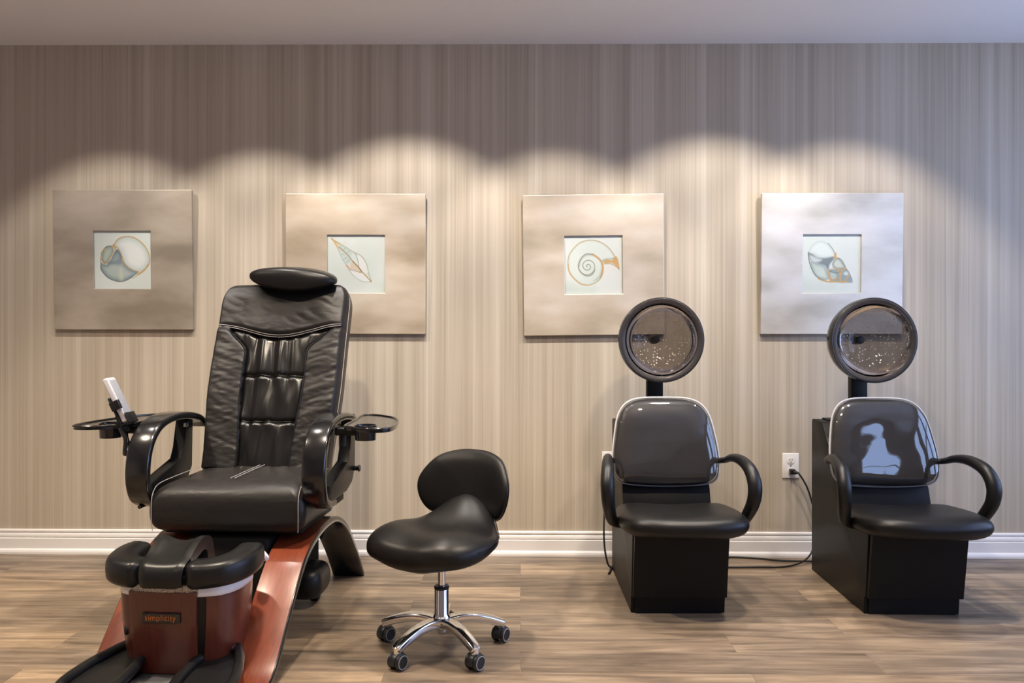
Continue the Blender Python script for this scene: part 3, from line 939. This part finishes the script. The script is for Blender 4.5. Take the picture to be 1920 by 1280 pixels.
# badge with its lettering
bm = BM(); box(bm, -.072, .048, -.494, -.478, .240, .270, .002)
for f in bm.faces: f.material_index = 0
fc = bpy.data.curves.new('lettering', 'FONT'); fc.body = 'simplicity'; fc.size = .0245; fc.align_x = 'CENTER'; fc.align_y = 'CENTER'; fc.extrude = .0006
fc.space_character = 1.06
fo = bpy.data.objects.new('lettering', fc); col.objects.link(fo)
dg = bpy.context.evaluated_depsgraph_get()
tm = bpy.data.meshes.new_from_object(fo.evaluated_get(dg))
bpy.data.objects.remove(fo); bpy.data.curves.remove(fc)
tm.transform(Matrix.Translation((-.012, -.4948, .2565)) @ Matrix.Rotation(PI / 2, 4, 'X'))
plate_faces = set(bm.faces)
bm.from_mesh(tm)
for f in bm.faces:
    f.material_index = 0 if f in plate_faces else 1
obj('badge', bm, [M['gloss_black'], M['badge_text']], basin, False)
bpy.data.meshes.remove(tm)
# leg rest cushions round the rim
def lobe(pts, heights, widths, name='rim_cushion'):
    path = cr([(x, y, z) for (x, y), z in zip(pts, heights)], 6)
    W = np.interp(np.linspace(0, 1, len(path)), np.linspace(0, 1, len(widths)), widths)
    bm = BM(); rings = []
    for i, q in enumerate(path):
        a, b = Vector(path[max(i - 1, 0)]), Vector(path[min(i + 1, len(path) - 1)])
        t_ = (b - a); t_.z = 0; t_.normalize()
        sd = Vector((t_.y, -t_.x, 0))
        f = i / (len(path) - 1)
        e = min(1, (min(f, 1 - f) / .10) ** .4) if f not in (0, 1) else .35
        e = max(e, .35)
        rg = []
        for k in range(20):
            a_ = 2 * PI * k / 20
            cx_, cz_ = math.cos(a_), math.sin(a_)
            cx_ = math.copysign(abs(cx_) ** .55, cx_); cz_ = math.copysign(abs(cz_) ** .6, cz_)
            rg.append(Vector(q) + sd * (cx_ * W[i] * e) + Vector((0, 0, cz_ * .042 * (e * .6 + .4))))
        rings.append(rg)
    loft(bm, rings)
    return obj(name, bm, M['rubber_pad'], basin, True, 70)
lobe([(-.078, -.462), (-.125, -.452), (-.168, -.425), (-.188, -.375), (-.190, -.32), (-.178, -.262)], [.385, .385, .388, .392, .395, .395], [.045, .050, .052, .05, .048, .042])
lobe([(.052, -.466), (.11, -.458), (.160, -.430), (.188, -.375), (.192, -.31), (.180, -.252)], [.385, .385, .388, .392, .395, .395], [.045, .050, .052, .05, .048, .042])
bm = BM(); rings = []
cpath = cr([(-.512, .352), (-.516, .385), (-.500, .418), (-.45, .432), (-.40, .450), (-.36, .460), (-.325, .446), (-.312, .40), (-.306, .36)], 5)
for i, (y, z) in enumerate(cpath):
    a, b = Vector(cpath[max(i - 1, 0)]), Vector(cpath[min(i + 1, len(cpath) - 1)])
    t_ = (b - a).normalized(); nx = Vector((-t_.y, t_.x))
    f = i / (len(cpath) - 1)
    rg = []
    K = 16
    hw = .066 + .016 * f
    for k in range(K + 1):
        q = -1 + 2 * k / K
        lift = .026 * sstep(.15, .6, f) * (abs(q) ** 2) - .020 * max(0, abs(q) - .75) * 4 * .5
        rg.append((q * hw - .008, y + nx.x * lift, z + nx.y * lift))
    for k in range(K, -1, -1):
        q = -1 + 2 * k / K
        rg.append((q * hw * .97 - .008, y - nx.x * .028, z - nx.y * .028))
    rings.append(rg)
loft(bm, rings)
obj('calf_pad', bm, M['rubber_pad'], basin, True, 60)
# front plate and foot pedals
bm = BM(); prism(bm, [(-.12, -.66), (.12, -.66), (.175, -.45), (.16, -.1), (-.16, -.1), (-.175, -.45)], 'z', .0, .066, .01)
obj('base_plate', bm, mat('grey_plastic_plate', (.10, .10, .105), .45), PC, True, 30)
for s in (-1, 1):
    po = [(s * x, y) for x, y in ((.098, -.64), (.096, -.44), (.17, -.385), (.195, -.39), (.245, -.52), (.245, -.64))]
    def pz(y, s=s):
        return .114 + .10 * (y + .52)
    bm = BM()
    prism(bm, po, 'z', .03, .0, 0)
    bmesh.ops.delete(bm, geom=bm.faces[:], context='FACES')
    lo = [(x, y, .01) for x, y in po]; hi = [(x, y, pz(y) - .010) for x, y in po]
    bm.free(); bm = BM()
    loft(bm, [lo, hi])
    o = obj('foot_pedal', bm, M['rubber_pad'], PC, True, 30)
    bm = BM()
    tube(bm, cr([(x * .98, y, pz(y) - .004) for x, y in po], 5, True), .016, 10, True)
    obj('pedal_rim', bm, M['rubber_pad'], o)

# the hand control standing in its holder
wm = Matrix.Translation(PC.location) @ Matrix.Rotation(math.radians(-2.7), 4, 'Z')
bm = BM()
slab(bm, HB, -.0035, .178, -.0135, .0115, -.030, .026, .008)
bm.transform(Matrix.Translation(-Vector((HB.x, HB.y, HB.z))))
rc_ = obj('remote_control', bm, M['remote'])
rc_.matrix_world = wm @ Matrix.Translation(HB)
rc_['label'] = 'slim silver hand control leaning in black holder beside left armrest'
rc_['category'] = 'remote control'
bm = BM()
slab(bm, HB, .02, .165, .0113, .0123, -.024, .020, .0004)
bm.transform(Matrix.Translation(-Vector((HB.x, HB.y, HB.z))))
obj('screen', bm, mat('grey_display', (.30, .31, .34), .2), rc_)

# ------------------------------------------------------------------ stool
ST = thing('salon_stool', 'black saddle stool with low curved back on chrome five star wheeled base', 'stool', (-.283, 2.872, 0))
bm = BM()
lathe(bm, [(0, .052), (.012, .052), (.014, .058), (.020, .062), (.022, .075), (.034, .080), (.036, .105), (.030, .118), (.0255, .125), (.0255, .212), (.024, .215), (0, .215)], None, 28)
obj('gas_column', bm, M['chrome'], ST)
bm = BM(); lathe(bm, [(0, .214), (.0265, .214), (.0275, .217), (.0275, .223), (.024, .226), (0, .226)], None, 24)
obj('column_collar', bm, M['satin_black'], ST)
bm = BM(); cyl(bm, (0, 0, .22), (0, 0, .36), .0135, 20)
obj('piston', bm, M['chrome'], ST)
legp = cr([(.020, .096), (.07, .103), (.12, .100), (.17, .088), (.21, .074), (.232, .064)], 5)
def star_leg():
    bm = BM(); rings = []
    for i, (r_, z) in enumerate(legp):
        a, b = Vector(legp[max(i - 1, 0)]), Vector(legp[min(i + 1, len(legp) - 1)])
        t_ = (b - a).normalized(); nx = Vector((-t_.y, t_.x))
        f = i / (len(legp) - 1)
        w, h = .022 - .005 * f, .0165 - .003 * f
        if i == len(legp) - 1: w, h = w * .7, h * .7
        rings.append([(r_ + nx.x * v, u, z + nx.y * v) for u, v in rrect(-w, w, -h, h, .007, 3)])
    loft(bm, rings)
    cyl(bm, (.222, 0, .050), (.222, 0, .078), .0150, 16, .004)
    return bm
leg_me = None
hous_me = wheel_me = None
for k in range(5):
    a = math.radians(90 + 72 * k)
    if leg_me is None:
        L0 = obj('star_leg', star_leg(), M['chrome'], ST)
        bm = BM()
        cyl(bm, (.222, 0, .03), (.222, 0, .052), .008, 12)
        out = [(.0305 * math.cos(q), .0305 * math.sin(q)) for q in np.linspace(-.35, PI + .35, 18)]
        prism(bm, [(x, z + .028) for x, z in out], 'y', -.012, .012, .002)
        H0 = obj('caster', bm, M['caster'], ST, True, 30)
        for y0, y1, yr in ((-.026, -.010, -.0262), (.010, .026, .0262)):
            bm = BM()
            cyl(bm, (0, y0, .0275), (0, y1, .0275), .0275, 24, .004)
            prev = set(bm.faces)
            lathe(bm, [(.0235, -.0008), (.0235, .0008), (.0205, .0008), (.0205, -.0008), (.0235, -.0008)], Matrix.Translation((0, yr, .0275)) @ Matrix.Rotation(PI / 2, 4, 'X'), 24, 1)
            obj('wheel', bm, [M['caster'], M['caster_ring']], H0, True, 30)
        leg, ca = L0, H0
        # caster post is modelled off-centre: re-centre it on the swivel
        for v_ in H0.data.vertices:
            if abs(v_.co.x - .222) < .02 and abs(v_.co.y) < .0085 and v_.co.x > .1: v_.co.x -= .222
        leg_me = 1
    else:
        leg, ca = L0.copy(), H0.copy()
        for q in (leg, ca):
            col.objects.link(q); q.parent = ST
        for w0 in list(H0.children):
            wh = w0.copy(); col.objects.link(wh); wh.parent = ca
    leg.rotation_euler.z = a
    ca.location = (.222 * math.cos(a), .222 * math.sin(a), 0)
    ca.rotation_euler.z = math.radians((62, 50, 55, 52, 58)[k])
UP = Matrix.Rotation(math.radians(-31), 4, 'Z')
so = cr([(0, -.205), (.10, -.205), (.19, -.165), (.235, -.07), (.225, .04), (.17, .13), (.10, .19), (0, .205), (-.10, .19), (-.17, .13), (-.225, .04), (-.235, -.07), (-.19, -.165), (-.10, -.205)], 6, True)
def s_mid(x, y):
    rear = sstep(-.02, .20, y)
    z = .400 + .092 * rear ** 1.4 * math.exp(-(x / .125) ** 2)
    z -= .028 * rear * sstep(.08, .2, abs(x))
    z += .012 * math.exp(-((abs(x) - .13) / .07) ** 2) * sstep(.08, -.06, y)
    z -= .010 * sstep(-.08, -.21, y)
    z -= .004 * sstep(.15, .25, abs(x))
    return z
def s_place(x, y, z):
    return UP @ Vector((x, y - .022, z))
bm = BM()
pillow(bm, so, lambda x, y: s_mid(x, y) + .046, lambda x, y: s_mid(x, y) - .082 + .062 * sstep(-.14, .17, y) + .014 * sstep(.08, .24, x), s_place, 12, .42, .85)
seat = obj('seat', bm, M['vinyl'], ST, True, 180)
bm = BM()
pts = []
for x, y in so:
    r_ = 1.002
    if not (x > .09 and -.10 < y < .19): continue
    pts.append(s_place(x * r_ , y * r_, s_mid(x, y) + (-.036 + .062 * sstep(-.14, .17, y) + .014 * sstep(.08, .24, x)) / 2 + .012))
tube(bm, pts, .0022, 6)
obj('seat_seam', bm, M['leather'], seat)
bm = BM(); cyl(bm, (0, 0, .335), (0, 0, .36), .07, 24, .005); obj('seat_plate', bm, M['satin_black'], ST)
bw = cr([(0, .118), (.08, .112), (.15, .085), (.195, .02), (.192, -.045), (.155, -.10), (.09, -.118), (0, -.122), (-.09, -.118), (-.155, -.10), (-.192, -.045), (-.195, .02), (-.15, .085), (-.08, .112)], 6, True)
def b_place(x, y, z):
    # x across, y up, z = towards sitter; ends wrap forward
    Y = .205 - z - 1.9 * x * x + .18 * (y + .1)
    return UP @ Vector((x * 1.04 - .018, Y, .554 + y * 1.06))
bm = BM()
pillow(bm, bw, lambda x, y: .034, lambda x, y: -.034, b_place, 9, .42)
sb = obj('backrest', bm, M['vinyl'], ST, True, 180)
bm = BM()
tube(bm, [b_place(x * 1.002, y * 1.002, -.004) for x, y in bw], .002, 6, True)
obj('back_seam', bm, M['leather'], sb)
bm = BM()
strap(bm, cr([(.06, .352), (.15, .365), (.225, .42), (.245, .50)], 5), -.03, .03, .012, .003)
bm.transform(UP)
obj('back_bracket', bm, M['satin_black'], ST)

# ------------------------------------------------------------------ hair dryer chairs
def hood_profile():
    outer = [(.1865, -.004), (.190, .010), (.1895, .035), (.183, .07), (.168, .105), (.143, .140), (.108, .170), (.065, .190), (.025, .199), (.0, .200)]
    inner = [(.162, -.002), (.160, .018), (.154, .045), (.138, .078), (.118, .106), (.090, .126), (.050, .139), (.022, .143), (.0, .144)]
    return outer, inner

def make_dryer():
    t = thing('dryer_chair', '', 'hair dryer chair', (0, 0, 0), 0, 'hooded hair dryer chairs along the wall')
    # cabinet under the seat
    bm = BM()
    side = [(.64, .0), (.64, .715), (.63, .722), (.515, .722), (.50, .712), (.285, .46), (.262, .37), (.0, .345), (.0, .335), (.025, .072), (.04, .07), (.04, .0)]
    prism(bm, side, 'x', -.19, .19, .003)
    cab = obj('cabinet', bm, M['laminate'], t, True, 30)
    bm = BM()
    rings = []
    for z, y in ((.072, .006), (.34, -.034)):
        rings.append([(-.186, y, z), (.190, y, z), (.190, y + .018, z), (-.186, y + .018, z)])
    loft(bm, rings)
    obj('front_panel', bm, M['laminate'], cab, False)
    bm = BM(); box(bm, -.1735, .1735, .032, .046, 0, .07)
    obj('toe_kick', bm, M['laminate'], cab, False)
    bm = BM()
    for k in range(5):
        box(bm, -.15, -.06, .535 + k * .018, .545 + k * .018, .722, .730, .002)
    obj('vent', bm, M['satin_black'], cab)
    # seat
    so = cr([(0, -.192), (.12, -.184), (.215, -.140), (.255, -.03), (.25, .12), (.225, .245), (.12, .285), (0, .29), (-.12, .285), (-.225, .245), (-.25, .12), (-.255, -.03), (-.215, -.140), (-.12, -.184)], 6, True)
    def mid(x, y):
        return .388 - .085 * (y + .1) + .012 * (x / .25) ** 2 * sstep(-.1, .2, y)
    bm = BM()
    pillow(bm, so, lambda x, y: mid(x, y) + .050 - .008 * math.exp(-(x / .15) ** 2), lambda x, y: mid(x, y) - .056, lambda x, y, z: (x + .010, y, z), 9, .32)
    st = obj('seat', bm, M['vinyl'], t, True, 180)
    bm = BM(); box(bm, -.17, .17, -.0, .24, .325, .36, .006)
    obj('seat_board', bm, M['matt_black'], st)
    # back
    bo_ = cr([(-.13, .178), (0, .187), (.13, .178), (.192, .125), (.218, .02), (.228, -.08), (.215, -.15), (.16, -.178), (0, -.187), (-.16, -.178), (-.215, -.15), (-.228, -.08), (-.218, .02), (-.192, .125)], 6, True)
    def bp(sc_, zo):
        def f(x, y, z):
            X, Y = x * sc_, y * sc_
            return (X, .275 - (z + zo) + .26 * (Y + .19) - .35 * X * X, .655 + Y * .985)
        return f
    bm = BM()
    pillow(bm, bo_, lambda x, y: .040, lambda x, y: -.045, bp(.985, -.005), 9, .38)
    bk = obj('backrest', bm, M['vinyl'], t, True, 180)
    def wr(x, y):
        return .052 + (.0035 * noise.noise((x * 6, y * 9, 2.)) + .0012 * noise.noise((x * 14, y * 18, 5.))) * sstep(.24, .10, abs(x)) + .0014 * math.sin(y * 24 + 2 * noise.noise((x * 4, y * 3, 0)))
    bm = BM()
    rings = []
    f_ = bp(1.012, 0)
    for r_, sn in pillow_rings(8, .42):
        rings.append([f_(x * r_, y * r_, wr(x * r_, y * r_) * sn - .004) for x, y in bo_])
    loft(bm, rings, False)
    cv = obj('clear_cover', bm, M['vinyl_cover'], t, True, 180)
    cv['label'] = 'clear glossy vinyl cover'
    bm = BM(); tube(bm, [f_(x * 1.006, y * 1.006, -.006) for x, y in bo_], .0048, 8, True)
    obj('cover_piping', bm, M['vinyl_edge'], cv)
    bm = BM()
    box(bm, -.05, .05, .30, .335, .36, .52, .006)
    obj('back_support', bm, M['satin_black'], t)
    # arms
    for s in (-1, 1):
        pth = cr([(s * .205, .305, .572), (s * .250, .275, .580), (s * .264, .20, .602), (s * .276, .11, .606), (s * .287, .025, .583), (s * .293, -.020, .53), (s * .290, -.020, .47), (s * .280, .01, .415), (s * .262, .04, .372), (s * .22, .06, .350)], 6)
        bm = BM(); tube(bm, pth, [.011, .013, .017, .022, .026, .028, .027, .025, .022, .014], 14)
        obj('armrest', bm, M['satin_black'], t, True, 60)
    # post and hood
    bm = BM(); box(bm, -.0375, .0375, .55, .595, .715, .945, .004)
    obj('post', bm, M['laminate'], t)
    HM = Matrix.Translation((0, .395, 1.100)) @ Matrix.Scale(1.01, 4) @ Matrix.Rotation(-PI / 2, 4, 'X')
    outer, inner = hood_profile()
    bm = BM(); lathe(bm, outer, HM, 56)
    hd = obj('hood', bm, M['smoke'], t, True, 180)
    hd['label'] = 'smoked see-through dryer hood'
    bm = BM(); lathe(bm, [(.1865, -.004), (.186, -.010), (.182, -.012), (.165, -.007), (.162, -.002)], HM, 56)
    obj('hood_rim', bm, M['smoke_lip'], hd, True, 60)
    bm = BM(); tube(bm, [HM @ Vector((.187 * math.cos(a), .187 * math.sin(a), -.008)) for a in np.linspace(0, 2 * PI, 57)[:-1]], .0026, 8, True)
    obj('edge_bead', bm, M['gloss_black'], hd)
    bm = BM(); lathe(bm, inner, HM, 48)
    obj('inner_bowl', bm, M['smoke_bowl'], hd, True, 180)
    bm = BM(); lathe(bm, [(0, .136), (.014, .137), (.018, .141), (.020, .16), (.022, .21), (0, .21)], HM, 20)
    obj('hub', bm, M['satin_black'], hd)
    return t

def copy_tree(o, parent=None):
    c = o.copy(); col.objects.link(c)
    if parent: c.parent = parent
    for ch in list(o.children): copy_tree(ch, c)
    return c
D1 = make_dryer()
D1.location = (.638, 3.207, 0); D1.rotation_euler.z = math.radians(.8)
D1['label'] = 'black hooded dryer chair left of the wall outlet with plugged cord'
D2 = copy_tree(D1)
D2.location = (1.578, 3.207, 0); D2.rotation_euler.z = math.radians(-.6)
D2['label'] = 'black hooded dryer chair at far right below the rightmost picture'

# ------------------------------------------------------------------ outlets and cords
def outlet(label, X, Z):
    t = thing('wall_outlet', label, 'outlet', (X, YB, Z), 0, 'wall outlets')
    bm = BM(); box(bm, -.042, .042, -.006, 0, -.0635, .0635, .003)
    obj('cover_plate', bm, M['white_plastic'], t)
    for dz in (-.026, .026):
        bm = BM()
        prism(bm, [(.0175 * math.cos(a) , dz + max(-.0145, min(.0145, .0185 * math.sin(a)))) for a in np.linspace(0, 2 * PI, 25)[:-1]], 'y', -.0085, -.004)
        o = obj('socket', bm, M['white_plastic'], t, True, 30)
        bm = BM()
        box(bm, -.0075, -.0050, -.0088, -.0080, dz + .000, dz + .009)
        box(bm, .0050, .0075, -.0088, -.0080, dz + .001, dz + .008)
        cyl(bm, (0, -.0088, dz - .007), (0, -.0080, dz - .007), .0028, 10)
        obj('slot', bm, M['slot'], o)
    bm = BM(); cyl(bm, (0, -.0072, 0), (0, -.0055, 0), .003, 12)
    obj('screw', bm, M['steel'], t)
    return t
outlet('white wall outlet with black plug in its lower socket, between the dryer chairs', 1.369, .459)
outlet('white wall outlet mostly hidden behind the left dryer chair', .455, .464)

def cord(name, label, path, rad=.0045):
    bm = BM(); tube(bm, cr(path, 8), rad, 8)
    o = obj(name, bm, M['cord'])
    o['label'] = label; o['category'] = 'cord'
    return o
cA = cord('power_cord', 'black cord looping from outlet plug down to floor beside left dryer chair',
          [(1.372, 4.030, .433), (1.392, 4.018, .428), (1.432, 4.0, .35), (1.462, 3.985, .22), (1.455, 3.96, .11), (1.40, 3.925, .03), (1.29, 3.875, .006), (1.13, 3.862, .005), (.99, 3.858, .005), (.86, 3.858, .005)])
bm = BM()
box(bm, 1.357, 1.383, 4.030, 4.066, .420, .446, .005)
cyl(bm, (1.372, 4.032, .433), (1.384, 4.020, .430), .007, 10)
obj('plug', bm, M['satin_black'], cA)
cB = cord('power_cord', 'black cord lying along the baseboard between the two dryer chairs',
          [(.90, 4.01, .0052), (1.06, 4.03, .0052), (1.18, 4.012, .0052), (1.30, 3.972, .0052), (1.44, 3.965, .0052), (1.56, 3.965, .0052)])
cC = cord('power_cord', 'black cord hanging to the floor at left side of left dryer chair',
          [(.445, 4.055, .435), (.43, 4.0, .40), (.405, 3.88, .24), (.402, 3.84, .12), (.415, 3.83, .035), (.432, 3.84, .008), (.44, 3.87, .0055), (.428, 3.80, .0055), (.412, 3.745, .0055)])

# ------------------------------------------------------------------ light
w = bpy.data.worlds.new('World'); sc.world = w
w.use_nodes = True
bg = w.node_tree.nodes['Background']
bg.inputs['Color'].default_value = (.42, .58, 1.0, 1)
bg.inputs['Strength'].default_value = 6.0

def area(name, loc, rot, sx, sy, power=0., color=(1, 1, 1), portal=False):
    l = bpy.data.lights.new(name, 'AREA'); l.shape = 'RECTANGLE'; l.size = sx; l.size_y = sy
    l.energy = power; l.color = color
    l.cycles.is_portal = portal
    o = bpy.data.objects.new(name, l); col.objects.link(o); o.location = loc; o.rotation_euler = rot
for a0, a1, z0, z1 in WR:
    area('window_daylight', (XR + .1, (a0 + a1) / 2, (z0 + z1) / 2), (0, PI / 2, 0), z1 - z0, a1 - a0, portal=True)

def spot(x, y, power, size, blend, color, tilt=0., rad=.03):
    l = bpy.data.lights.new('ceiling_spot', 'SPOT'); l.energy = power; l.spot_size = math.radians(size); l.spot_blend = blend
    l.color = color; l.shadow_soft_size = rad
    o = bpy.data.objects.new('ceiling_spot', l); col.objects.link(o)
    o.location = (x, y, H - .01); o.rotation_euler = (math.radians(tilt), 0, 0)
    return o
WARM = (1., .85, .67)
SPOTC = (1., .92, .84)
# adjustable picture lights in the ceiling, a short way out from the wall and turned towards it
for x, top, pw in ((-2.06, .50, 58), (-1.32, .49, 80), (-.585, .42, 96), (.17, .485, 84), (.97, .415, 94), (1.62, .44, 72)):
    tilt = 20
    half = math.degrees(math.atan2(.82, top)) - tilt
    spot(x, YB - .82, pw, 2 * half, .42, SPOTC, tilt, .025)
# unseen downlights added as fill for the floor and lower wall
for x, y, pw in ((-2.2, 2.35, 270), (-.75, 2.35, 270), (.75, 2.35, 230), (-2.0, -.2, 300), (-.2, -.2, 270), (1.4, -.2, 180)):
    spot(x, y, pw, 122, .85, WARM, 0, .06)

# ------------------------------------------------------------------ camera
cam = bpy.data.cameras.new('camera')
cam.lens = 28.125; cam.sensor_width = 36; cam.shift_y = -20 / 1920
co = bpy.data.objects.new('camera', cam); col.objects.link(co)
co.matrix_world = Matrix.Translation((0, 0, 1.14)) @ Matrix.Rotation(math.radians(.63), 4, 'Z') @ Matrix.Rotation(PI / 2, 4, 'X') @ Matrix.Rotation(math.radians(.09), 4, 'Z')
sc.camera = co

sc.view_settings.view_transform = 'Standard'
sc.view_settings.look = 'None'
sc.view_settings.gamma = 1
sc.view_settings.use_curve_mapping = False
sc.view_settings.exposure = 0.
sc.cycles.use_denoising = True
sc.cycles.max_bounces = 10
sc.cycles.transparent_max_bounces = 16
sc.cycles.sample_clamp_indirect = 6.
sc.cycles.caustics_reflective = False
sc.cycles.caustics_refractive = False
